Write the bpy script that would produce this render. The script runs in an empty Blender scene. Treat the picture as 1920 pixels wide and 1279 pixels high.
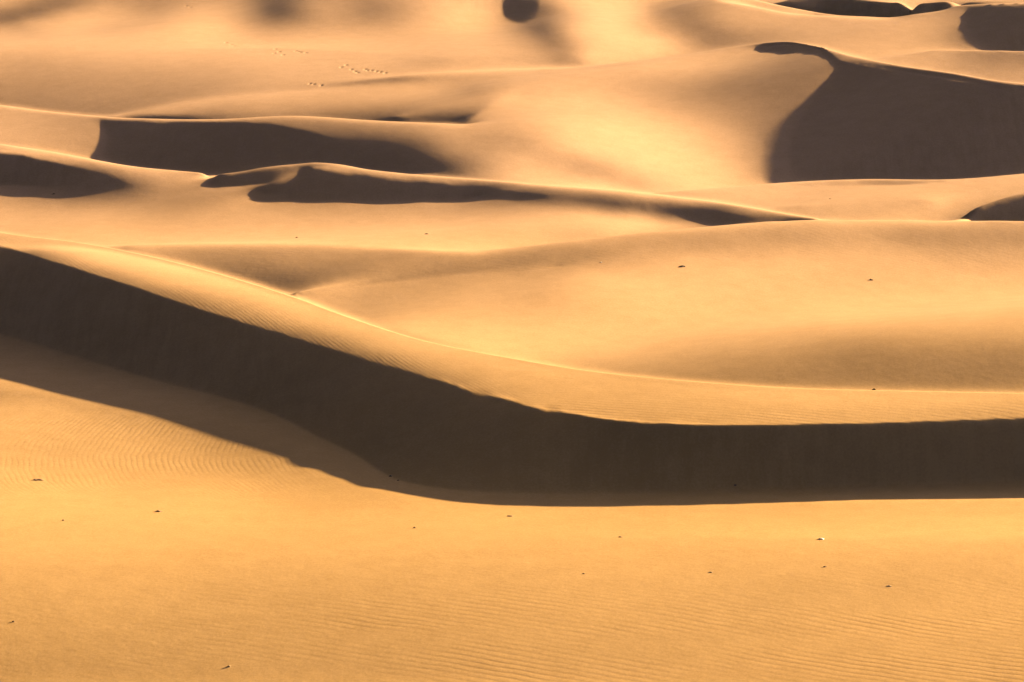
import math, numpy as np
# ------------------------------------------------------------------ camera and sun
F_PX, PITCH, CAM_H = 6831.0, math.radians(12.0), 40.0
CP, SP = math.cos(PITCH), math.sin(PITCH)
SUN_EL, SUN_AZ = math.radians(14.5), math.radians(57.0)     # azimuth: to the right of the view axis, beyond the dunes
LX, LY, LZ = math.cos(SUN_EL)*math.sin(SUN_AZ), math.cos(SUN_EL)*math.cos(SUN_AZ), math.sin(SUN_EL)

def survey(u, v, h):
    """where a sight line meets the height h"""
    a = (v-639.5)/F_PX
    y = (CAM_H-h)*(CP-a*SP)/(SP+a*CP)
    return (u-960)/F_PX*(y*CP+(CAM_H-h)*SP), y
def sight(x, y, h):
    zc = y*CP+(CAM_H-h)*SP
    return 960+F_PX*x/zc, 639.5+F_PX*((CAM_H-h)*CP-y*SP)/zc

def curve(pts, us):
    """smooth (monotone cubic) curve through the points, straight on beyond its ends"""
    p = np.array(sorted(pts), float); x = p[:, 0]; out = []
    for k in range(1, p.shape[1]):
        y = p[:, k]; d = np.diff(y)/np.diff(x); m = np.empty_like(y)
        m[0], m[-1] = d[0], d[-1]
        if len(d) > 1:
            w = np.where(d[:-1]*d[1:] > 0, 2*d[:-1]*d[1:]/(d[:-1]+d[1:]+1e-12), 0)
            m[1:-1] = 0.5*w+0.5*0.5*(d[:-1]+d[1:])
        i = np.clip(np.searchsorted(x, us)-1, 0, len(x)-2)
        hx = x[i+1]-x[i]; t = (us-x[i])/hx; tc = np.clip(t, 0, 1)
        r = (2*tc**3-3*tc**2+1)*y[i]+(tc**3-2*tc**2+tc)*hx*m[i]+(-2*tc**3+3*tc**2)*y[i+1]+(tc**3-tc**2)*hx*m[i+1]
        r += np.where(t < 0, (us-x[0])*m[0]*0.35, 0)+np.where(t > 1, (us-x[-1])*m[-1]*0.35, 0)
        out.append(r)
    return out

# ------------------------------------------------------------------ the lie of the land: (u, v, height)
U0, U1 = -420, 2340
# name: points, u range, weight, crease?, hidden trough behind [(u, metres behind, height)]
CURVES = dict(
 near_floor=([(0,1279,-1.9),(960,1279,-1.9),(1920,1279,-1.9)],U0,U1,.01,0,None),
 near_flat=([(0,1010,.0),(960,1010,.0),(1920,1010,.0)],U0,U1,1,0,None),
 shade_edge=([(-420,665,.6),(0,730,.35),(200,762,.25),(400,808,.12),(525,842,.05),(570,870,.0),(625,900,-.03),(690,922,-.05),(760,936,-.06),(1000,946,-.08),(1300,944,-.08),(1600,940,-.08),(1920,934,-.08)],U0,U1,1,0,None),
 toe=([(-420,515,.9),(0,625,.65),(250,700,.5),(500,770,.3),(600,820,.15),(675,857,.0),(725,890,-.05),(800,911,-.05),(950,923,-.05),(1260,919,-.05),(1510,909,-.05),(1920,896,-.05)],U0,U1,1,1,None),
 brink=([(-420,330,4.2),(0,460,3.62),(200,522,3.45),(400,588,3.0),(600,650,2.56),(700,680,2.43),(800,708,2.34),(850,722,2.34),(880,733,2.37),(905,736,2.37),(930,745,2.35),(975,754,2.39),(1000,763,2.39),(1035,768,2.37),(1085,777,2.35),(1150,787,2.34),(1240,794,2.35),(1400,797,2.35),(1600,795,2.35),(1800,790,2.35),(1920,786,2.35)],U0,U1,2,1,None),
 S1=([(-420,311,4.3),(0,435,3.75),(150,455,3.65),(300,485,3.55),(450,525,3.38),(560,560,3.2),(640,590,3.05),(800,640,2.8),(960,672,2.68),(1100,695,2.68),(1300,715,2.72),(1500,728,2.75),(1700,733,2.78),(1920,737,2.8)],U0,U1,2,1,[(0,6,.35),(1920,6,.3)]),
 brown_base=([(550,548,1.2),(700,530,1.3),(850,515,1.5),(1000,501,1.75)],550,1050,.6,1,None),
 brown_top=([(240,463,2.2),(400,459,2.2),(560,459,2.2),(700,463,2.15),(860,470,2.1)],240,900,1,0,None),
 S2=([(950,466,2.1),(1100,450,2.25),(1300,430,2.4),(1400,422,2.45),(1540,417,2.5),(1700,414,2.4),(1920,416,2.35)],960,U1,1,0,[(1000,2,.1),(1100,3,.25),(1920,3,.35)]),
 S3=([(385,349,2.15),(430,328,2.7),(500,314,3.0),(550,309,3.15),(590,307,3.2),(640,311,3.18),(700,320,3.1),(800,329,3.0),(1000,345,2.75),(1200,361,2.5),(1400,388,2.25),(1540,413,2.0)],390,1540,2,0,[(430,2,.15),(600,3,.4),(800,2,.15),(1250,1.5,.04),(1540,1,.01)]),
 S3_toe=([(480,362,2.15),(600,368,2.1),(860,370,2.1)],490,900,.5,1,None),
 S4=([(0,270,3.8),(100,285,3.45),(250,312,2.9),(350,322,2.65),(420,328,2.5)],U0,425,2,0,[(0,4,.4),(400,2,.15)]),
 S4_brink=([(0,284,3.7),(100,305,3.2),(170,322,2.8)],U0,170,1,1,None),
 S4_toe=([(0,347,2.0),(200,354,2.05)],U0,200,.5,1,None),
 S5=([(0,197,3.7),(100,210,3.6),(250,222,3.6),(400,225,3.75),(550,220,3.95),(700,227,4.0),(870,233,4.05)],U0,880,2,0,[(0,5,.4),(700,5,.4),(800,3,.2),(870,1.5,.03)]),
 S6=([(200,222,2.6),(320,198,3.0),(450,178,3.35),(600,160,3.75),(800,142,4.3),(1000,130,4.3),(1100,125,4.3),(1200,115,4.5),(1300,100,4.9),(1380,87,5.3),(1480,78,5.9),(1540,88,6.15),(1600,105,6.27),(1700,125,6.3),(1800,140,6.35),(1920,160,6.15),(2340,162,5.9)],200,U1,1.5,0,[(1000,1,.0),(1200,2,.1),(1500,2,.2),(1920,3,.3)]),
 S6_brink=([(1430,86,5.5),(1480,83,5.78),(1530,90,6.0),(1570,112,6.15),(1600,118,6.13),(1700,136,6.06),(1800,151,6.1),(1900,170,5.85),(2340,176,5.6)],1430,U1,1,1,None),
 S7=([(1220,362,2.1),(1350,352,2.15),(1480,342,2.2),(1600,337,2.2),(1760,337,2.2),(1880,330,2.2),(1920,326,2.2)],1230,U1,1.5,0,[(1220,2,.1),(1480,3,.4),(1920,3,.3)]),
 S8=([(1790,411,2.06),(1820,399,2.3),(1850,385,2.6),(1920,362,3.05),(2000,350,3.1),(2340,372,2.8)],1790,U1,1.5,0,[(1790,2,.1),(1920,3,.4)]),
 S9=([(1340,0,5.3),(1400,6,5.2),(1460,20,5.1),(1525,29,5.1),(1600,35,5.25),(1680,36,5.35),(1740,22,5.75),(1810,10,6.4),(1920,6,6.9)],1340,U1,1.5,0,[(1340,2,.1),(1900,2,.15)]),
 S9b=([(1750,94,4.9),(1840,95,5.0),(1920,97,5.0)],1750,U1,1,0,[(1750,1,.05),(1840,3,.3),(1920,3,.4)]),
 far_crest=([(1400,-20,5.3),(1540,-5,5.9),(1600,4,6.1),(1700,8,6.2),(1760,6,6.3),(1920,0,6.5)],1500,U1,1,0,None),
 hill=([(0,100,4.1),(500,90,4.3),(850,110,4.6)],U0,850,.15,0,None),
 plain_right=([(1500,385,2.05),(1750,374,2.1)],1500,1750,.3,0,None),
 spur=([(470,357,2.25),(520,340,2.7),(570,319,3.08)],470,570,1,0,None),
 pocket=([(740,219,3.4),(800,221,3.45),(860,226,3.6)],740,860,1,0,None),
 saddle=([(895,230,4.0),(940,205,4.1),(980,175,4.2)],895,980,1,0,None),
 outside=([(2050,240,3.8),(2340,240,3.8)],2050,2340,2,0,None),
 streak=([(0,42,4.4),(60,29,4.6),(130,13,4.8),(190,3,5.0)],-300,200,0,1,None),
 fold=([(650,604,1.0),(760,601,1.0),(860,599,1.0)],640,900,0,1,None),
 top=([(0,-60,5.2),(500,-60,5.2),(1000,-60,5.4),(1920,-60,6.4)],U0,U1,.15,0,None),
)
TROUGH = {}
# ------------------------------------------------------------------ how the light lies on the sand (u, v, tone) per layer, nearest first
TONES = [
 # in front of S1
 [(0,1275,165),(480,1275,165),(960,1275,168),(1440,1275,172),(1900,1275,170),(0,1150,172),(480,1150,176),(960,1150,180),(1440,1150,182),(1900,1150,180),
  (0,1060,182),(480,1060,186),(960,1060,192),(1440,1060,192),(1900,1060,188),(0,1000,195),(480,1000,200),(960,1000,203),(1440,1000,205),(1900,1000,207),
  (100,950,204),(480,960,205),(960,975,206),(1440,960,196),(1900,955,192),(100,915,205),(400,915,202),(1150,957,200),
  (50,760,185),(150,790,186),(300,830,182),(450,880,178),(540,890,178),(100,850,188),(300,895,192),(600,925,192),
  (0,444,200),(50,456,185),(40,466,120),(170,470,205),(170,492,180),(170,508,110),(300,500,205),(300,530,180),(300,548,110),(560,575,208),(560,605,190),(560,628,130),(700,615,205),(700,650,180),(700,674,125),(800,650,200),(800,690,175),(800,705,140),
  (960,690,192),(960,730,170),(1200,720,178),(1200,770,158),(1500,745,174),(1500,780,157),(1800,750,170),(1800,775,156)],
 # S1 .. S2
 [(600,570,172),(700,590,175),(800,570,180),(1000,560,188),(1000,530,180),(760,612,205),(800,610,207),(960,630,213),(1100,640,205),(1100,680,182),(1300,590,212),(1300,640,185),(1300,700,158),
  (1600,560,212),(1600,600,200),(1600,640,165),(1600,690,142),(1600,725,146),(1900,560,205),(1900,620,180),(1900,660,148),(1900,700,138),(1900,730,142),(1300,520,202),(1300,485,192),
  (1600,500,200),(1600,472,193),(1900,480,190),(1100,510,190),(300,468,170),(400,482,150),(440,510,125),(560,468,165),(560,500,145),(560,535,112),(700,472,165),(700,500,140),(700,520,128),(850,480,150),(850,500,138),
  (1000,472,150),(1000,488,140),(1100,460,160),(1100,477,148),(1300,438,162),(1300,452,155),(1300,472,178),(1500,428,170),(1500,445,160),(1500,468,187),(1700,422,175),(1700,445,160),(1700,465,186),(1900,426,185),(1900,445,167),(1900,460,182),
  (600,553,165),(750,538,165),(900,518,172)],
 # S2 .. S3/S4
 [(20,385,178),(50,415,190),(200,400,185),(300,430,195),(400,380,175),(500,400,185),(600,440,198),(600,400,180),(800,400,175),(800,440,202),(1000,400,180),(1000,430,202),(1100,440,200),
  (1000,352,140),(1000,370,50),(1000,387,160),(1100,358,170),(1100,378,55),(1150,384,58),(1100,395,180),(1200,368,180),(1200,390,62),(1250,397,64),(1200,405,190),(1300,378,180),(1300,405,78),(1300,418,190),(1400,395,170),(1400,410,65),(1340,417,60),(1450,400,170),(1500,411,165),
  (20,277,195),(150,298,190),(150,310,120),(250,320,185),(250,336,120),(320,335,170),(380,337,165),(300,350,150),(340,352,158),(450,360,178),(480,352,165)],
 # S3/S4 .. S5/S6
 [(1300,375,180),(1400,368,188),(1450,390,188),(1600,350,190),(1600,390,190),(1800,350,195),(1780,390,190),(1900,340,195),(1820,400,165),
  (50,212,178),(50,250,182),(120,280,178),(100,230,175),(165,260,170),(600,227,150),(700,240,150),(700,262,90),(800,245,170),(800,270,130),(800,300,80),(850,245,185),(850,280,165),(850,315,100),(900,250,178),(900,300,160),(900,330,175),(960,260,175),(960,290,185),
  (980,305,200),(1000,280,182),(1100,312,178),(1100,338,207),(1180,345,185),(1160,355,208),(950,155,185),(1000,200,205),(1050,240,217),(1100,285,218),(1200,320,218),(1300,345,218),(1400,335,200),(1150,200,206),(1250,250,212),(1300,290,216),
  (1450,325,165),(1100,150,192),(1200,150,180),(1300,180,168),(1350,225,172),(1400,265,172),(1450,260,135),(1470,220,130),(1400,190,148),(1500,150,140),(1540,125,145),(1300,125,188),(1200,128,195),(1400,112,172),(1480,108,150),(1350,150,158),(1390,92,185)],
 # S5 .. S6 left
 [(400,208,182),(600,190,192),(800,175,190),(700,208,150),(700,220,115),(850,215,100),(850,195,160),(900,175,165),(500,210,178),(600,213,150),(920,200,165),(950,180,185),(960,145,188),(850,150,188),(300,218,180)],
 # beyond S6
 [(50,190,148),(50,150,165),(50,110,175),(50,80,190),(50,58,176),(0,54,178),(60,42,178),(130,24,180),(190,12,180),(10,34,118),(60,21,118),(120,9,130),(170,0,150),(90,-15,172),(200,60,185),(200,75,190),(200,140,168),(200,190,152),(20,10,170),(330,38,192),(400,45,205),(300,25,168),(450,80,195),(400,120,180),(400,160,165),
  (550,60,178),(510,18,102),(550,28,125),(465,12,155),(430,5,170),(600,12,168),(510,45,145),(500,62,178),(510,-10,110),(620,60,182),(600,110,188),(500,100,192),(700,120,185),(600,140,182),(700,20,140),(700,50,172),(800,30,187),(850,70,187),(800,110,178),(900,50,192),(930,110,180),(890,20,205),(970,75,165),
  (1012,55,95),(1035,75,115),(1060,95,140),(1090,115,165),(1042,38,140),(1028,15,110),(1055,8,175),(1080,60,188),(990,72,150),(1010,102,165),(1120,40,206),(1150,95,203),(1200,20,190),(1250,85,200),(1222,18,165),(1255,42,150),(1300,52,122),(1290,15,140),(1320,80,150),(1400,55,165),(1370,25,172),(1450,65,168),(1500,45,180),(1600,60,182),(1700,65,182),(1700,50,187),(1600,85,188),
  (1650,105,192),(1750,85,182),(1780,112,172),(1850,112,145),(1900,130,162),(1800,125,167),(1760,50,175),(1795,60,150),(1790,25,165),(1100,112,197),(1450,10,175),(1500,12,170)],
]
# deep shade: (layer, points, edge is a crease)
SHADE = [
 (2,[(-5,287),(50,294),(100,305),(170,322),(230,338),(258,350),(200,357),(0,359),(-5,359)]),
 (2,[(471,370),(480,358),(500,344),(540,325),(585,314),(640,322),(700,330),(800,341),(900,351),(950,358),(1010,365),(1040,370),(960,370),(900,374),(860,377),(700,378),(500,375),(478,374)]),
 (2,[(385,349),(430,331),(500,317),(560,311),(580,312),(560,325),(520,338),(490,345),(440,350),(400,351)]),
 (3,[(193,302),(200,270),(200,245),(192,232),(185,224),(300,228),(460,230),(520,234),(580,248),(650,270),(700,292),(760,322),(800,335),(400,340),(193,330)]),
 (3,[(1480,345),(1482,300),(1485,260),(1500,225),(1530,180),(1560,150),(1575,128),(1568,113),(1600,119),(1700,138),(1800,153),(1860,162),(1925,176),(1925,318),(1890,328),(1700,345)]),
 (3,[(1417,87),(1425,95),(1440,98),(1480,99),(1510,97),(1540,102),(1566,120),(1576,114),(1550,95),(1520,87),(1480,84),(1440,84)]),
 (3,[(1850,415),(1853,395),(1856,388),(1880,377),(1925,364),(1925,418),(1852,418)]),
 (5,[(943,-5),(943,22),(948,35),(965,42),(985,42),(1003,32),(1012,15),(1012,-5)]),
 (5,[(1813,14),(1811,35),(1812,55),(1830,72),(1845,94),(1925,95),(1925,8),(1860,10)]),
 (6,[(1535,-20),(1536,5),(1522,30),(1600,36),(1700,37),(1740,24),(1840,10),(1760,8),(1660,6),(1600,0),(1580,-20)]),
]

def build_targets(W=640, Hh=453, VT=-20.0):
    """tone targets as a picture of the ground, 4 px per cell"""
    s = 3.0
    us = (np.arange(W)+.5)*s; vs = VT+(np.arange(Hh)+.5)*s
    uu, vv = np.meshgrid(us, vs)
    sil = {k: curve(CURVES[k][0], us)[0] for k in ('S1', 'S2', 'S3', 'S4', 'S5', 'S6', 'S9', 'brown_top')}
    b1 = sil['S1']
    b2 = np.where(us < 905, sil['brown_top'], sil['S2'])
    b3 = np.where(us < 425, sil['S4'], sil['S3']); b3 = np.where(us > 1540, b2-1, b3); b3=np.where((us>385)&(us<425),np.minimum(sil['S3'],sil['S4']),b3)
    jump = np.interp(us, [870, 940, 1000], [233, 182, 131])
    b4 = np.where(us < 870, sil['S5'], np.maximum(jump, sil['S6'])); b4 = np.where(us > 1000, sil['S6'], b4)
    b5 = np.minimum(sil['S6'], b4)
    b6 = np.where(us > 1340, sil['S9'], -99.)
    B = [b1, b2, b3, b4, b5, b6]
    lay = sum((vv < b[None, :]).astype(int) for b in B)
    near = np.full(uu.shape, 99.)
    for k, b in enumerate(B):
        dd = np.abs(vv-b[None, :])
        if k in (3, 4): dd = np.where((us > 872) & (us < 1000), 99., dd) if k == 3 else dd
        near = np.minimum(near, dd)
    T = np.zeros(uu.shape)
    for k, pts in enumerate(TONES):
        p = np.array(pts, float); q = p[:, :2]/np.array([260., 100.])
        if k: p[:, 2] -= 10*np.clip((200-p[:, 2])/35, 0, 1)
        lin = (((p[:, 2]/255+.055)/1.055)**2.4-.07)*0.515
        phi = lambda r2: .5*r2*np.log(r2+1e-9)
        n = len(p)
        A = np.zeros((n+3, n+3)); d2 = ((q[:, None]-q[None])**2).sum(-1)
        A[:n, :n] = phi(d2)+np.eye(n)*1e-4; A[:n, n] = 1; A[:n, n+1:] = q; A[n, :n] = 1; A[n+1:, :n] = q.T
        c = np.linalg.solve(A, np.concatenate([lin, [0, 0, 0]]))
        m = lay == k
        if not m.any(): continue
        g = np.stack([uu[m]/260., vv[m]/100.], -1)
        val = phi(((g[:, None]-q[None])**2).sum(-1))@c[:n]+c[n]+g@c[n+1:]
        T[m] = np.clip(val, -.05, .36)
    T[lay == 6] = .2
    Wt = np.clip((near-3)/8, 0.02, 1)
    # deep shade
    S = np.zeros(uu.shape, bool)
    for k, poly in SHADE:
        P = np.array(poly, float); ins = np.zeros(uu.shape, bool)
        for a, b in zip(P, np.roll(P, -1, 0)):
            if a[1] == b[1]: continue
            c = ((a[1] > vv) != (b[1] > vv)) & (uu < (b[0]-a[0])*(vv-a[1])/(b[1]-a[1])+a[0]); ins ^= c
        S |= ins & (lay == k)
    T[S] = -.08
    Wt[S] *= .5
    # near dune: slip face and its cast shade carry no tone target
    br = curve(CURVES['brink'][0], us)[0]; se = curve(CURVES['shade_edge'][0], us)[0]
    n1 = (vv > br-2) & (vv < se+3); Wt[n1] = 0
    E = np.zeros(uu.shape)
    e = (S[1:, :] != S[:-1, :]); E[1:, :][e] = 1; E[:-1, :][e] = 1
    e = (S[:, 1:] != S[:, :-1]); E[:, 1:][e] = 1; E[:, :-1][e] = 1
    return T, Wt, E, (s, VT, W, Hh)

Y0, Y1, AMAX = 108.0, 340.0, 0.20
def grid(ny, na):
    t = np.linspace(math.log(Y0), math.log(Y1), ny); a = np.linspace(-AMAX, AMAX, na)
    return np.exp(t)[:, None], a[None, :], t[1]-t[0], a[1]-a[0]

def constraints(ny, na):
    """rows of (i, j, fi, fj, height, weight), crease map"""
    Y, A, dt, da = grid(ny, na)
    rows = []; crease = np.zeros((ny, na), bool); hid = np.zeros((ny, na), bool)
    def put(x, y, h, w, cr):
        fi = (np.log(y)-math.log(Y0))/dt; fj = (x/y+AMAX)/da
        ok = (fi > 0) & (fi < ny-1.001) & (fj > 0) & (fj < na-1.001)
        fi, fj, h = fi[ok], fj[ok], h[ok]
        i = fi.astype(int); j = fj.astype(int)
        rows.append(np.stack([i, j, fi-i, fj-j, h, np.full(len(i), w)], 1))
        if cr:
            ii = np.round(fi).astype(int); jj = np.round(fj).astype(int); crease[ii, jj] = True
    for name, (pts, a, b, w, cr, tr) in CURVES.items():
        us = np.arange(a, b, 1920/(na*2.5)+.5)
        v, h = curve(pts, us)
        lo, hi = min(p[0] for p in pts), max(p[0] for p in pts)
        h = np.where((us < lo) | (us > hi), curve(pts, np.clip(us, lo, hi))[1], h)
        x, y = survey(us, v, h); put(x, y, h, w, cr)
        if tr:
            lo, hi = tr[0][0], tr[-1][0]
            d, mg = curve(tr, np.clip(us, lo, hi))
            if name == 'S6': ok = us > 1000; x, y, h, d, mg = x[ok], y[ok], h[ok], d[ok], mg[ok]
            hh = h-d*(CAM_H-h)/y-mg
            if name == 'S1': put(x*(y-1.1)/y, y-1.1, h-.02, .7*w, 0)
            put(x*(y+d)/y, y+d, hh, .6*w, 0)
            for q in np.arange(0, 1.01, .02):          # no tone is read off ground hidden behind a crest
                yy = y+d*q; fi = (np.log(yy)-math.log(Y0))/dt; fj = (x/y+AMAX)/da
                ok = (fi > 0) & (fi < ny-1) & (fj > 0) & (fj < na-1)
                hid[np.round(fi[ok]).astype(int), np.round(fj[ok]).astype(int)] = True
    return np.concatenate(rows), crease, hid

def solve(verbose=True, levels=((90, 70), (180, 140), (360, 280), (880, 500)), smooth=1.0):
    T, Wt, E, (s, VT, W, Hh) = build_targets()
    h = None
    for lv, (ny, na) in enumerate(levels):
        Y, A, dt, da = grid(ny, na)
        C, crease, hid = constraints(ny, na)
        if h is None:
            h = np.full((ny, na), 1.0)+0*Y*A
            h = np.interp(Y+0*A, [108, 150, 200, 230, 260, 340], [-.5, .3, 2, 2.5, 5, 6])
        else:
            h = resize(h, ny, na)
        ci, cj = C[:, 0].astype(int), C[:, 1].astype(int)
        fi, fj, ch = C[:, 2], C[:, 3], C[:, 4]
        hx_s, hy_s = 1/(Y*da), 1/(Y*dt)
        cell = (dt*160)*(da*160)                       # relative cell area
        # constraint weight: spread per metre of curve, mesh independent
        dens = 1920/(na*2.5)+.5
        wc = C[:, 5]*60*dens*.02
        w4 = [(1-fi)*(1-fj), (1-fi)*fj, fi*(1-fj), fi*fj]
        idx = [ci*na+cj, ci*na+cj+1, (ci+1)*na+cj, (ci+1)*na+cj+1]
        n = ny*na
        # crease dilated
        cm = crease.copy()
        cm[1:] |= crease[:-1]; cm[:-1] |= crease[1:]; cm[:, 1:] |= crease[:, :-1]; cm[:, :-1] |= crease[:, 1:]
        def gxy(h):
            ga = np.empty_like(h); ga[:, 1:-1] = (h[:, 2:]-h[:, :-2])*.5; ga[:, 0] = h[:, 1]-h[:, 0]; ga[:, -1] = h[:, -1]-h[:, -2]
            gt = np.empty_like(h); gt[1:-1] = (h[2:]-h[:-2])*.5; gt[0] = h[1]-h[0]; gt[-1] = h[-1]-h[-2]
            hx = ga*hx_s; return hx, gt*hy_s-A*hx
        # shading along light uses forward-backward compact differences to avoid checkerboards
        def Lop(h):   # cell-centred
            d_a = .5*((h[1:, 1:]-h[1:, :-1])+(h[:-1, 1:]-h[:-1, :-1]))*hx_c
            d_t = .5*((h[1:, 1:]-h[:-1, 1:])+(h[1:, :-1]-h[:-1, :-1]))*hy_c
            return cA*d_a+LY*d_t
        Yc = .5*(Y[1:]+Y[:-1]); Ac = .5*(A[:, 1:]+A[:, :-1])
        hx_c, hy_c = 1/(Yc*da), 1/(Yc*dt); cA = LX-LY*Ac
        def LopT(r):
            g = np.zeros((ny, na)); a_ = r*cA*hx_c*.5; t_ = r*LY*hy_c*.5
            g[1:, 1:] += a_+t_; g[1:, :-1] += -a_+t_; g[:-1, 1:] += a_-t_; g[:-1, :-1] += -a_-t_
            return g
        pairs = np.zeros((3, 0)); rng = np.random.default_rng(lv)
        frac = min(1., 4000/(ny*na*.3))*3
        if lv == 3: frac = min(1., frac*3)
        for outer in range([6, 8, 6, 3][lv]):
            # visibility along each column (columns are sight lines)
            u, v = sight(Y*A, Y, h)
            vis = v <= np.minimum.accumulate(v, 0)+.5
            iu = np.clip(u/s, 0, W-1).astype(int); iv = np.clip((v-VT)/s, 0, Hh-1).astype(int)
            tt = T[iv, iu]; ww = Wt[iv, iu]*vis*(~hid)
            ww = np.where(v < VT, .02, ww)
            fade = np.clip(1-(np.abs(u-960)-960)/140, .02, 1); ww = ww*fade
            edge = (E[iv, iu] > 0) & vis
            if outer > 0:
                want = (tt > .05) & (ww > .3)
                P, Q, D_ = find_shadow(h, ny, na, want, rng, frac)
                hf = h.ravel(); old = pairs
                if old.shape[1]:
                    viol = hf[old[1].astype(int)]-hf[old[0].astype(int)]-old[2]
                    old = old[:, viol > -.06]
                pairs = np.concatenate([old, np.stack([P, Q, D_-.04])], 1)
                if verbose: print('   cast', len(P), 'of', want.sum()*frac)
            pP, pQ, pD = pairs[0].astype(int), pairs[1].astype(int), pairs[2]
            wp = 1.5*cell/frac
            hx, hy = gxy(h); nl = np.sqrt(1+hx*hx+hy*hy)
            tgt = LZ-tt*nl
            wr = .25*(ww[1:, 1:]+ww[1:, :-1]+ww[:-1, 1:]+ww[:-1, :-1]); tr = .25*(tgt[1:, 1:]+tgt[1:, :-1]+tgt[:-1, 1:]+tgt[:-1, :-1])
            ws = wr*cell*8.0
            lam = (smooth*0.55)**2*cell
            k = np.where(cm, .02, 1.)*np.where(edge, .35, 1.)
            k = k*(1+2.0*(~vis))
            def D2(h): return (h[2:]-2*h[1:-1]+h[:-2])*(hy_s[1:-1]**2), (h[:, 2:]-2*h[:, 1:-1]+h[:, :-2])*(hx_s**2), (h[1:, 1:]-h[1:, :-1]-h[:-1, 1:]+h[:-1, :-1])*(hx_c*hy_c)
            ky, kx = k[1:-1]*lam*1.0, k[:, 1:-1]*lam*1.0
            kc = .25*(k[1:, 1:]+k[1:, :-1]+k[:-1, 1:]+k[:-1, :-1])*lam*2
            def Aop(p):
                g = LopT(ws*Lop(p))
                a, b, c = D2(p)
                a = a*ky*hy_s[1:-1]**2; g[2:] += a; g[1:-1] -= 2*a; g[:-2] += a
                b = b*kx*hx_s**2; g[:, 2:] += b; g[:, 1:-1] -= 2*b; g[:, :-2] += b
                c = c*kc*(hx_c*hy_c); g[1:, 1:] += c; g[1:, :-1] -= c; g[:-1, 1:] -= c; g[:-1, :-1] += c
                pf = p.ravel(); r = sum(w*pf[i] for w, i in zip(w4, idx))*wc
                g += sum(np.bincount(i, w*r, n) for w, i in zip(w4, idx)).reshape(ny, na)
                if len(pP):
                    r = (pf[pQ]-pf[pP])*wp; g += (np.bincount(pQ, r, n)-np.bincount(pP, r, n)).reshape(ny, na)
                return g+1e-7*p
            rhs = LopT(ws*tr)+sum(np.bincount(i, w*ch*wc, n) for w, i in zip(w4, idx)).reshape(ny, na)
            if len(pP): rhs = rhs+((np.bincount(pQ, pD, n)-np.bincount(pP, pD, n))*wp).reshape(ny, na)
            # Jacobi preconditioner
            D = np.zeros((ny, na)); q = .25*ws*((cA*hx_c)**2+(LY*hy_c)**2)
            D[1:, 1:] += q; D[1:, :-1] += q; D[:-1, 1:] += q; D[:-1, :-1] += q
            a = ky*hy_s[1:-1]**4; D[2:] += a; D[1:-1] += 4*a; D[:-2] += a
            b = kx*hx_s**4; D[:, 2:] += b; D[:, 1:-1] += 4*b; D[:, :-2] += b
            c = kc*(hx_c*hy_c)**2; D[1:, 1:] += c; D[1:, :-1] += c; D[:-1, 1:] += c; D[:-1, :-1] += c
            D += sum(np.bincount(i, w*w*wc, n) for w, i in zip(w4, idx)).reshape(ny, na)+1e-6
            if len(pP): D += ((np.bincount(pQ, minlength=n)+np.bincount(pP, minlength=n))*wp).reshape(ny, na)
            r = rhs-Aop(h); z = r/D; p = z.copy(); rz = (r*z).sum(); r0 = rz
            its = [500, 400, 300, 250][min(lv, 3)]
            for it in range(its):
                Ap = Aop(p); al = rz/((p*Ap).sum()+1e-30); h = h+al*p; r = r-al*Ap
                z = r/D; rn = (r*z).sum()
                if rn < 1e-7*r0: break
                p = z+(rn/rz)*p; rz = rn
        if verbose: print('level', ny, na, 'h', h.min(), h.max(), 'res', rn/r0, it)
    return h

def find_shadow(h, ny, na, want, rng, frac):
    """ground that should be lit but lies in a cast shade: (point, blocker, allowed difference)"""
    Y, A, dt, da = grid(ny, na)
    I, J = np.nonzero(want)
    k = rng.random(len(I)) < frac; I, J = I[k], J[k]
    y0 = Y[I, 0]; x0 = y0*A[0, J]; h0 = h[I, J]
    best = np.full(len(I), 0.0); bi = np.zeros(len(I), int); bj = np.zeros(len(I), int); bt = np.zeros(len(I))
    te = math.tan(SUN_EL); t = max(.6, 160*dt*1.5)
    while t < 40:
        x = x0+math.sin(SUN_AZ)*t; y = y0+math.cos(SUN_AZ)*t
        fi = np.clip(np.round((np.log(y)-math.log(Y0))/dt), 0, ny-1).astype(int)
        fj = np.round((x/y+AMAX)/da).astype(int); ok = fj < na; fj = np.clip(fj, 0, na-1)
        ex = np.where(ok, h[fi, fj]-h0-te*t, -9)
        m = ex > best; best[m] = ex[m]; bi[m] = fi[m]; bj[m] = fj[m]; bt[m] = t
        t *= 1.07
    m = best > 0
    return I[m]*na+J[m], bi[m]*na+bj[m], te*bt[m]

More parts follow.
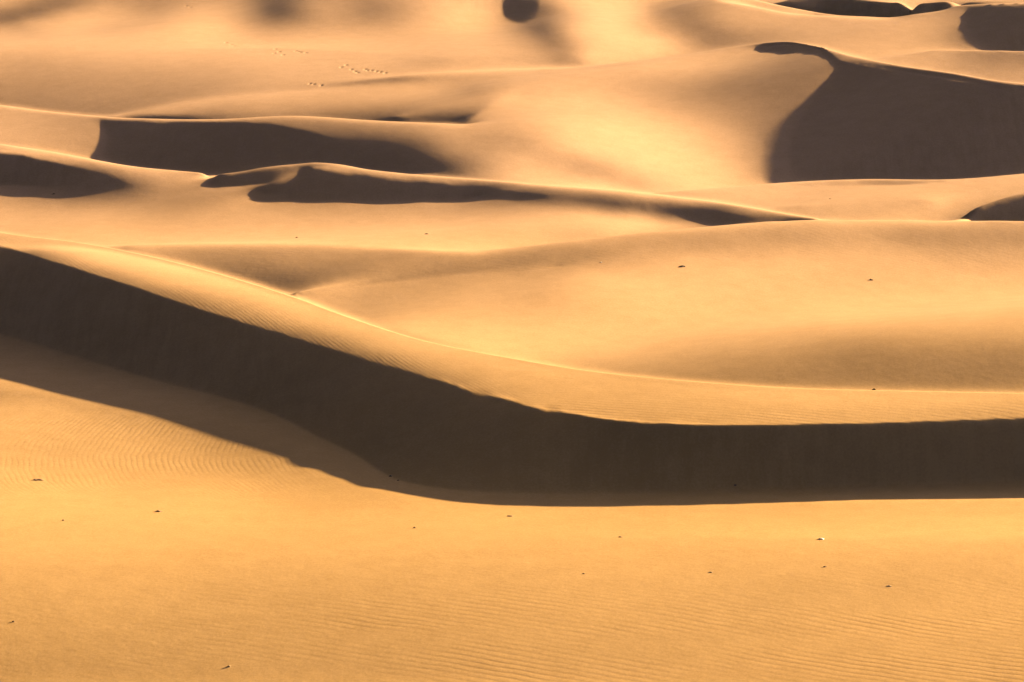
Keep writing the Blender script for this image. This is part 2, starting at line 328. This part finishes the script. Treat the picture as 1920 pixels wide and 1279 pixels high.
def resize(h, ny, na):
    """cubic resampling along both axes"""
    def one(m, n):
        N = m.shape[0]; x = np.linspace(0, N-1, n); i = np.clip(x.astype(int), 0, N-2); f = (x-i)[:, None]
        g = lambda k: m[np.clip(i+k, 0, N-1)]
        a, b, c, d = g(-1), g(0), g(1), g(2)
        return b+.5*f*(c-a+f*(2*a-5*b+4*c-d+f*(3*(b-c)+d-a)))
    return one(one(h, ny).T, na).T
SUN_E, SUN_C, SKY_S, EXPO = 5.0, (1.0, .685, .33), .073, 2.70
BOUNCE = 0
SKY_DUST, SKY_AIR, HAZE = 1.0, .02, 2.6e-5
STONES = [
 (1277,500,17,5,'dark','dark flat stone on the pale slope beyond the near dune, right of centre'),
 (1633,525,11,4,'dark','small dark stone alone on the right of the pale slope beyond the near dune'),
 (801,439,10,3,'dark','thin dark stone on the flat sand below the long shaded barchan'),
 (557,446,7,3,'brown','tiny brown stone on flat sand left of the middle, above the brown band'),
 (1638,731,9,5,'dark','small dark stone sitting on the top edge of the near dune'),
 (297,959,17,5,'brown','brown stone on bright flat sand below the rippled slope at left'),
 (74,900,26,5,'brown','long low brown stone at the far left under the rippled slope'),
 (119,976,7,4,'brown','tiny brown stone left of the brown stone on the bright foreground'),
 (775,990,9,4,'brown','small brown stone on foreground sand below the corner of the big shadow'),
 (955,968,14,4,'brown','brown stone just below the edge of the big shadow in the middle'),
 (1540,1011,16,5,'white','bright white stone lying on the right foreground sand'),
 (1164,1007,10,3,'brown','flat brown stone left of the white stone on foreground sand'),
 (1547,1063,9,4,'brown','small brown stone directly below the white stone'),
 (1092,1076,7,3,'brown','tiny brown stone on lower middle foreground sand'),
 (1333,1073,9,3,'tan','low sand coloured stone between the tiny brown stones at lower right'),
 (1666,1099,13,3,'tan','wide low tan stone at the lower right of the foreground'),
 (430,1250,9,5,'tan','round tan stone near the bottom edge of the picture'),
 (25,1166,7,5,'brown','small brown stone near the lower left corner'),
 (1126,492,5,2,'white','tiny white stone on the slope left of the dark flat stone'),
 (100,364,8,3,'dark','tiny dark stone at the foot of the shaded dune at far left'),
 (1379,910,8,4,'dark','dark stone at the foot of the shaded slip face, right of centre'),
 (733,893,10,4,'dark','larger dark stone at the sharp corner of the slip face foot'),
 (745,901,6,3,'dark','smaller dark stone beside the one at the corner of the slip face foot'),
 (1556,373,6,2,'brown','tiny brown stone on the plain before the great shaded dune'),
]
# ================================================================== the scene
import bpy, bmesh, random
random.seed(7)

def value_noise(x, y, seed):
    """smooth lattice noise in [-1, 1]"""
    rng = np.random.default_rng(seed); tab = rng.uniform(-1, 1, (256, 256))
    xi, yi = np.floor(x).astype(int), np.floor(y).astype(int)
    fx, fy = x-xi, y-yi; fx = fx*fx*fx*(fx*(fx*6-15)+10); fy = fy*fy*fy*(fy*(fy*6-15)+10)
    g = lambda i, j: tab[(xi+i) & 255, (yi+j) & 255]
    return (g(0, 0)*(1-fx)+g(1, 0)*fx)*(1-fy)+(g(0, 1)*(1-fx)+g(1, 1)*fx)*fy

H = solve()
NY, NA = 1500, 1150
H = resize(H, NY, NA)
Yg, Ag, DT, DA = grid(NY, NA)
X0 = Yg*Ag; YY0 = Yg+0*X0

# small relief: crumbled brink of the near dune, trampled sand on the far slopes
def at_pixel(u, v):
    """first ground point seen along the sight line through (u, v)"""
    col = (u-960)/F_PX*1.14
    for _ in range(3):
        j = int(round((col+AMAX)/DA)); j = min(max(j, 0), NA-1)
        uu, vv = sight(X0[:, j], YY0[:, j], H[:, j])
        run = np.minimum.accumulate(vv)
        i = int(np.argmax(run <= v)); i = max(i, 1)
        col += (u-uu[i])/F_PX*1.1
    f = (vv[i-1]-v)/max(vv[i-1]-vv[i], 1e-6); f = min(max(f, 0), 1)
    return X0[i-1, j]*(1-f)+X0[i, j]*f, YY0[i-1, j]*(1-f)+YY0[i, j]*f, H[i-1, j]*(1-f)+H[i, j]*f

def dent(u, v, wx, wy, depth):
    x, y, z = at_pixel(u, v)
    i0 = int((math.log(y)-math.log(Y0))/DT); j0 = int((x/y+AMAX)/DA)
    di = int(3*wy/(y*DT))+2; dj = int(3*wx/(y*DA))+2
    sl = (slice(max(i0-di, 0), i0+di), slice(max(j0-dj, 0), j0+dj))
    r = ((X0[sl]-x)/wx)**2+((YY0[sl]-y)/wy)**2
    H[sl] -= depth*(1-r*.6)*np.exp(-r)
for u, v in [(424,80),(434,84),(440,86),(516,100),(519,92),(530,103),(525,97),(554,96),(560,97),(566,98),(573,99),(651,122),(658,130),(665,134),(672,136),(640,126),(684,130),(690,132),(697,132),(705,134),(712,135),(722,137),(583,157),(590,158),(603,160),(352,11),(357,14)]:
    dent(u, v, .12, .19, .075)
for u, v, a in [(1856,7,.05),(1880,6,.05),(1906,5,.06)]:
    dent(u, v+2, .3, .3, -a)

def brink_crumble():
    us = np.arange(560, 1330, 1.5)
    v, h = curve(CURVES['brink'][0], us)
    x, y = survey(us, v, h)
    amp = np.interp(us, [560, 760, 850, 870, 1010, 1060, 1200, 1330], [.0, .004, .01, .018, .018, .01, .006, .004])
    s_ = np.cumsum(np.hypot(np.gradient(x), np.gradient(y))); n = 0
    for lam, a in ((1.2, .8), (.65, .7)): n = n+a*value_noise(s_/lam, 0*s_+lam*7.3, 11)
    for k in range(0, len(us), 4):
        j0 = int((x[k]/y[k]+AMAX)/DA); i0 = int((math.log(y[k])-math.log(Y0))/DT)
        sl = (slice(i0-8, i0+8), slice(j0-4, j0+5))
        r = ((X0[sl]-x[k])/.2)**2+((YY0[sl]-y[k])/.35)**2
        H[sl] += amp[k]*n[k]*np.exp(-r)
brink_crumble()

# ------------------------------------------------------------------ ground sheet out to the horizon
ty = np.log(Yg[:, 0]); ta = Ag[0]
ext_y = np.concatenate([np.log(np.linspace(12, Y0-1.5, 60)), ty, np.log(Y1)+np.cumsum(np.geomspace(.002, .12, 70))])
side = np.cumsum(np.geomspace(.0006, .06, 70))
ext_a = np.concatenate([(-AMAX-side)[::-1], ta, AMAX+side])
GY = np.exp(ext_y)[:, None]; GA = ext_a[None, :]
GX = GY*GA; GYY = GY+0*GX
ci = np.clip((ext_y-math.log(Y0))/DT, 0, NY-1); cj = np.clip((ext_a+AMAX)/DA, 0, NA-1)
inner = H[np.round(ci).astype(int)][:, np.round(cj).astype(int)]
# distance from the surveyed patch, metres
dy = np.maximum(np.maximum(GYY-Y1, Y0-GYY), 0); dx = np.maximum(np.abs(GA)-AMAX, 0)*GYY
dist = np.hypot(dx, dy)
w = np.exp(-(dist/22.)**2)
def dunes(x, y):
    xx = x+14*value_noise(x/70, y/70, 5); yy = y+16*value_noise(x/60+9, y/60, 6)
    s1 = yy/42+.35*xx/60+.8*value_noise(xx/110, yy/110, 8); f = s1-np.floor(s1)
    prof = np.where(f < .28, f/.28, (1-f)/.72); prof = prof*prof*(3-2*prof)
    return 1.2+3.2*prof*(.6+.5*value_noise(xx/45, yy/45, 9))+1.2*value_noise(x/160, y/160, 10)
D = dunes(GX, GYY)
D = np.where(GYY < Y0, .4*D-1.2, D)
HG = inner*w+D*(1-w)
HG = np.where(dist <= 0, inner, HG)
ny, na = HG.shape
co = np.stack([GX, GYY, HG], -1).reshape(-1, 3).astype(np.float32)
ii = np.arange((ny-1)*(na-1)); r = ii//(na-1); c = ii % (na-1); b = r*na+c
quads = np.stack([b, b+1, b+na+1, b+na], 1).astype(np.int32)
me = bpy.data.meshes.new('ground')
me.vertices.add(len(co)); me.vertices.foreach_set('co', co.ravel())
me.loops.add(len(quads)*4); me.loops.foreach_set('vertex_index', quads.ravel())
me.polygons.add(len(quads)); me.polygons.foreach_set('loop_start', np.arange(0, len(quads)*4, 4, dtype=np.int32))
me.polygons.foreach_set('use_smooth', np.ones(len(quads), bool))
me.update(calc_edges=True)
ground = bpy.data.objects.new('ground', me); bpy.context.collection.objects.link(ground)
ground['kind'] = 'structure'; ground['label'] = 'rolling golden sand dunes with rippled windward slopes and shaded slip faces'
ground['category'] = 'sand dunes'

# ripple strength per vertex: where the wind has left ripples
U_, V_ = sight(GX, GYY, HG)
brv = curve(CURVES['brink'][0], U_[:, :].ravel())[0].reshape(U_.shape)
s1v = curve(CURVES['S1'][0], U_.ravel())[0].reshape(U_.shape)
sev = curve(CURVES['shade_edge'][0], U_.ravel())[0].reshape(U_.shape)
nearrow = GYY < 205
sm = lambda x, a, b: np.clip((x-a)/(b-a), 0, 1)**2*(3-2*np.clip((x-a)/(b-a), 0, 1))
fore = sm(V_, 1010, 1200)*(.3+.7*sm(U_, 100, 900))*(GYY < 160)
crest = sm(V_, s1v+2, brv-10)*(V_ < brv+3)*nearrow
apron = (V_ > sev+2)*sm(-V_, -965, -900)*(.35+.65*sm(-U_, -720, -350))*(GYY < 185)
stoss = .35*sm(V_, 400, 440)*(V_ < s1v)*(GYY > 170)*sm(-V_, -560, -500)
for name, val in (('ripple', np.clip(fore+crest*sm(U_, 800, 1150)+stoss, 0, 1)), ('cross_ripple', np.clip(apron, 0, 1)), ('crest_ripple', np.clip(crest*sm(-U_, -1150, -800), 0, 1))):
    at = me.attributes.new(name, 'FLOAT', 'POINT'); at.data.foreach_set('value', val.astype(np.float32).ravel())

# ------------------------------------------------------------------ sand
def sand_material():
    m = bpy.data.materials.new('sand'); m.use_nodes = True; nt = m.node_tree; N = nt.nodes; Lk = nt.links
    for n in list(N): N.remove(n)
    def nd(t, **k):
        n = N.new(t)
        for a, b in k.items(): setattr(n, a, b)
        return n
    def mth(op, a, b=None, c=None):
        n = nd('ShaderNodeMath', operation=op)
        for i, q in enumerate((a, b, c)):
            if q is None: continue
            if isinstance(q, (int, float)): n.inputs[i].default_value = q
            else: Lk.new(q, n.inputs[i])
        return n.outputs[0]
    def noise(scale, detail, rough=.5, vec=None):
        n = nd('ShaderNodeTexNoise'); n.inputs['Scale'].default_value = scale; n.inputs['Detail'].default_value = detail; n.inputs['Roughness'].default_value = rough
        Lk.new(vec if vec is not None else co_, n.inputs['Vector']); return n.outputs['Fac']
    tc = nd('ShaderNodeTexCoord'); co_ = tc.outputs['Object']
    sep = nd('ShaderNodeSeparateXYZ'); Lk.new(co_, sep.inputs[0]); x, y, z = sep.outputs
    # colour: fine grain with slow drifts between paler and redder sand
    slow = noise(.035, 4); mid = noise(.9, 5, .6); grain = noise(9., 3, .7)
    mix = mth('ADD', mth('MULTIPLY', slow, .5), mth('MULTIPLY', mid, .22)); mix = mth('ADD', mix, mth('MULTIPLY', grain, .4))
    ms = nd('ShaderNodeMapping'); ms.inputs['Scale'].default_value = (1., .12, .12); Lk.new(co_, ms.inputs['Vector'])
    geo = nd('ShaderNodeNewGeometry'); sn = nd('ShaderNodeSeparateXYZ'); Lk.new(geo.outputs['Normal'], sn.inputs[0])
    steep = nd('ShaderNodeMapRange'); steep.inputs[1].default_value = .96; steep.inputs[2].default_value = .88; Lk.new(sn.outputs[2], steep.inputs[0])
    streak = mth('MULTIPLY', mth('MULTIPLY', mth('ADD', noise(2.2, 4, .65, ms.outputs[0]), -.5), .3), steep.outputs[0])
    mix = mth('ADD', mth('ADD', mix, streak), -.06)
    ramp = nd('ShaderNodeValToRGB'); e = ramp.color_ramp.elements
    e[0].position = .40; e[0].color = (*SAND_A, 1); e[1].position = .60; e[1].color = (*SAND_B, 1)
    Lk.new(mix, ramp.inputs[0])
    # distance haze and highlight paling painted into the colour: orange near, paler farther out
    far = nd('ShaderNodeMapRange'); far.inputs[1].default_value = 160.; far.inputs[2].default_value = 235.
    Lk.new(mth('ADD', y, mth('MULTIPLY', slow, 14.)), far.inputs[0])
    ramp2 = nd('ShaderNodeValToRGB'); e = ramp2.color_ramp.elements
    e[0].position = .40; e[0].color = (*FAR_HAZE_A, 1); e[1].position = .60; e[1].color = (*FAR_HAZE_B, 1)
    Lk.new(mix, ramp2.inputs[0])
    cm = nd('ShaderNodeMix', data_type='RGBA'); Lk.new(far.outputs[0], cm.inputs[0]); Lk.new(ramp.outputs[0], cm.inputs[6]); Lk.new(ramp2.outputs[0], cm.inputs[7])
    # wind ripples
    def ripples(dx, dy, lam, warp, wl, attr, seed, bend=0.):
        a1 = nd('ShaderNodeAttribute', attribute_name=attr)
        mp = nd('ShaderNodeMapping'); mp.inputs['Location'].default_value = (seed, seed*1.7, 0); Lk.new(co_, mp.inputs['Vector'])
        wn = noise(1/wl, 2, .5, mp.outputs[0]); wn2 = noise(1/(wl*.25), 2, .5, mp.outputs[0])
        ph = mth('ADD', mth('MULTIPLY', x, dx*2*math.pi/lam), mth('MULTIPLY', y, dy*2*math.pi/lam))
        if bend:
            q = mth('ADD', y, -165.); ph = mth('ADD', ph, mth('MULTIPLY', mth('MULTIPLY', q, q), bend*2*math.pi/lam))
        ph = mth('ADD', ph, mth('MULTIPLY', wn, warp)); ph = mth('ADD', ph, mth('MULTIPLY', wn2, warp*.2))
        wv = mth('SINE', ph); wv = mth('ADD', wv, mth('MULTIPLY', mth('SINE', mth('ADD', mth('MULTIPLY', ph, 2.), .9)), .25))
        patch = nd('ShaderNodeMapRange'); patch.inputs[1].default_value = .36; patch.inputs[2].default_value = .66
        mp2 = nd('ShaderNodeMapping'); mp2.inputs['Scale'].default_value = (.22, .75, .5); mp2.inputs['Location'].default_value = (seed+3, 5, 0); Lk.new(co_, mp2.inputs['Vector'])
        Lk.new(noise(.55, 3, .55, mp2.outputs[0]), patch.inputs[0])
        return mth('MULTIPLY', wv, mth('MULTIPLY', a1.outputs['Fac'], mth('ADD', patch.outputs[0], .12)))
    r1 = ripples(.32, .95, .37, 10., 6., 'ripple', 0.)
    r3 = ripples(.90, .43, .21, 9., 4., 'crest_ripple', 77.)
    r2 = ripples(1., -.04, .28, 13., 3.5, 'cross_ripple', 31., -.035)
    hgt = mth('ADD', mth('MULTIPLY', r1, RIP1), mth('MULTIPLY', r2, RIP2)); hgt = mth('ADD', hgt, mth('MULTIPLY', r3, RIP3))
    hgt = mth('ADD', hgt, mth('MULTIPLY', noise(2.2, 5, .65), LUMP))
    hgt = mth('ADD', hgt, mth('MULTIPLY', noise(14., 2, .6), GRAIN))
    bp = nd('ShaderNodeBump'); bp.inputs['Distance'].default_value = 1.0; bp.inputs['Strength'].default_value = 1.0
    Lk.new(hgt, bp.inputs['Height'])
    pr = nd('ShaderNodeBsdfPrincipled'); pr.inputs['Roughness'].default_value = .85; pr.inputs['Specular IOR Level'].default_value = .03
    pr.inputs['Diffuse Roughness'].default_value = 0
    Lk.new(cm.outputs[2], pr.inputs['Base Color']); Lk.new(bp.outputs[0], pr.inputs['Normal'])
    out = nd('ShaderNodeOutputMaterial'); Lk.new(pr.outputs[0], out.inputs[0])
    return m
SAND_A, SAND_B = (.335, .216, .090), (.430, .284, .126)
FAR_HAZE_A, FAR_HAZE_B = (.322, .216, .138), (.420, .286, .192)  # distant sand, with the paling of haze mixed into its colour
RIP1, RIP2, RIP3, LUMP, GRAIN = .0025, .0016, .0013, .012, .0034
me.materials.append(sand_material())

# ------------------------------------------------------------------ stones lying on the sand
def stone_material(name, ca, cb):
    m = bpy.data.materials.new(name); m.use_nodes = True; nt = m.node_tree; p = nt.nodes['Principled BSDF']
    n = nt.nodes.new('ShaderNodeTexNoise'); n.inputs['Scale'].default_value = 14; n.inputs['Detail'].default_value = 5
    tc = nt.nodes.new('ShaderNodeTexCoord'); nt.links.new(tc.outputs['Object'], n.inputs['Vector'])
    r = nt.nodes.new('ShaderNodeValToRGB'); r.color_ramp.elements[0].color = (*ca, 1); r.color_ramp.elements[1].color = (*cb, 1)
    r.color_ramp.elements[0].position = .35; r.color_ramp.elements[1].position = .65
    nt.links.new(n.outputs['Fac'], r.inputs[0]); nt.links.new(r.outputs[0], p.inputs['Base Color']); p.inputs['Roughness'].default_value = .8
    return m
MATS = dict(dark=stone_material('dark_stone', (.045, .03, .02), (.12, .08, .05)), brown=stone_material('brown_stone', (.16, .09, .045), (.28, .17, .085)),
            white=stone_material('pale_stone', (.75, .70, .62), (.85, .82, .76)), tan=stone_material('tan_stone', (.40, .26, .14), (.55, .38, .2)))
def stone(u, v, wpx, hpx, mat, label, group=None, name='stone'):
    x, y, z = at_pixel(u, v)
    k = math.hypot(y, CAM_H)/F_PX
    w, hh = wpx*k*.38, max(hpx*k*.45, .03)
    bm = bmesh.new(); bmesh.ops.create_icosphere(bm, subdivisions=3, radius=1.0)
    rng = random.Random(int(u*31+v))
    ph = [rng.uniform(0, 6.28) for _ in range(9)]
    for q in bm.verts:
        c = q.co; d = 1+.16*math.sin(2.3*c.x+ph[0])*math.cos(2.9*c.y+ph[1])+.12*math.sin(4.1*c.z+3.3*c.x+ph[2])+.07*math.sin(7*c.y+5*c.x+ph[3])
        flat = max(-.5, min(1, c.z)); t = abs(c.x)**1.3
        q.co = (c.x*d*w, c.y*d*w*(.55+.1*math.sin(ph[4])), (flat*d*(1-.45*t)+.12*math.sin(3*c.x+ph[5]))*hh)
    mesh = bpy.data.meshes.new(name); bm.to_mesh(mesh); bm.free()
    for p in mesh.polygons: p.use_smooth = (p.index*7 % 3) != 0
    mesh.materials.append(MATS[mat])
    o = bpy.data.objects.new(name, mesh); bpy.context.collection.objects.link(o)
    o.location = (x, y, z+.06*hh); o.rotation_euler = (rng.uniform(-.1, .1), rng.uniform(-.12, .12), rng.uniform(-.25, .25))
    o['label'] = label; o['category'] = 'stone'
    if group: o['group'] = group
    return o
G = 'stones scattered over the sand'
for a in STONES: stone(*a, group=G)

# ------------------------------------------------------------------ camera, sun, sky
cam = bpy.data.cameras.new('camera'); co_cam = bpy.data.objects.new('camera', cam); bpy.context.collection.objects.link(co_cam)
cam.sensor_fit = 'HORIZONTAL'; cam.sensor_width = 36; cam.lens = 36*F_PX/1920; cam.clip_end = 20000; cam.clip_start = 1
co_cam.location = (0, 0, CAM_H); co_cam.rotation_euler = (math.pi/2-PITCH, 0, 0)
bpy.context.scene.camera = co_cam
sl = bpy.data.lights.new('sun', 'SUN'); sl.energy = SUN_E; sl.angle = math.radians(.5); sl.color = SUN_C
so = bpy.data.objects.new('sun', sl); bpy.context.collection.objects.link(so)
from mathutils import Vector
so.rotation_euler = Vector((LX, LY, LZ)).to_track_quat('Z', 'Y').to_euler(); so.location = (120, 200, 120)
wd = bpy.data.worlds.new('World'); bpy.context.scene.world = wd; wd.use_nodes = True; nt = wd.node_tree
sk = nt.nodes.new('ShaderNodeTexSky'); sk.sky_type = 'NISHITA'; sk.sun_disc = False; sk.sun_elevation = SUN_EL; sk.sun_rotation = SUN_AZ
sk.dust_density = SKY_DUST; sk.air_density = SKY_AIR; sk.ozone_density = 2.0
bg = nt.nodes['Background']; bg.inputs['Strength'].default_value = SKY_S
tint = nt.nodes.new('ShaderNodeMix'); tint.data_type = 'RGBA'; tint.blend_type = 'MULTIPLY'; tint.inputs[0].default_value = 1
tint.inputs[7].default_value = (1.12, .96, .92, 1); nt.links.new(sk.outputs[0], tint.inputs[6])      # dust-laden air
nt.links.new(tint.outputs[2], bg.inputs['Color'])
sc = bpy.context.scene
sc.view_settings.view_transform = 'Standard'; sc.view_settings.look = 'None'; sc.view_settings.exposure = EXPO; sc.view_settings.gamma = 1
sc.cycles.max_bounces = 6; sc.cycles.diffuse_bounces = BOUNCE

if HAZE > 0:
    bm = bmesh.new(); bmesh.ops.create_cube(bm, size=1.0)
    hz = bpy.data.meshes.new('haze'); bm.to_mesh(hz); bm.free()
    lo = float(HG.min())-1; hi = CAM_H+6; ey = float(GYY.max())*1.3
    ho = bpy.data.objects.new('haze', hz); bpy.context.collection.objects.link(ho)
    ho.scale = (ey*3.2, ey+80, hi-lo); ho.location = (0, (ey-80)/2, (hi+lo)/2); ho['kind'] = 'stuff'
    ho['label'] = 'thin dusty air over the whole desert'; ho['category'] = 'haze'
    m = bpy.data.materials.new('haze'); m.use_nodes = True; nt = m.node_tree; nt.nodes.remove(nt.nodes['Principled BSDF'])
    v = nt.nodes.new('ShaderNodeVolumePrincipled'); v.inputs['Density'].default_value = HAZE; v.inputs['Color'].default_value = (.92, .90, .92, 1); v.inputs['Anisotropy'].default_value = .2
    nt.links.new(v.outputs[0], nt.nodes['Material Output'].inputs['Volume']); hz.materials.append(m)
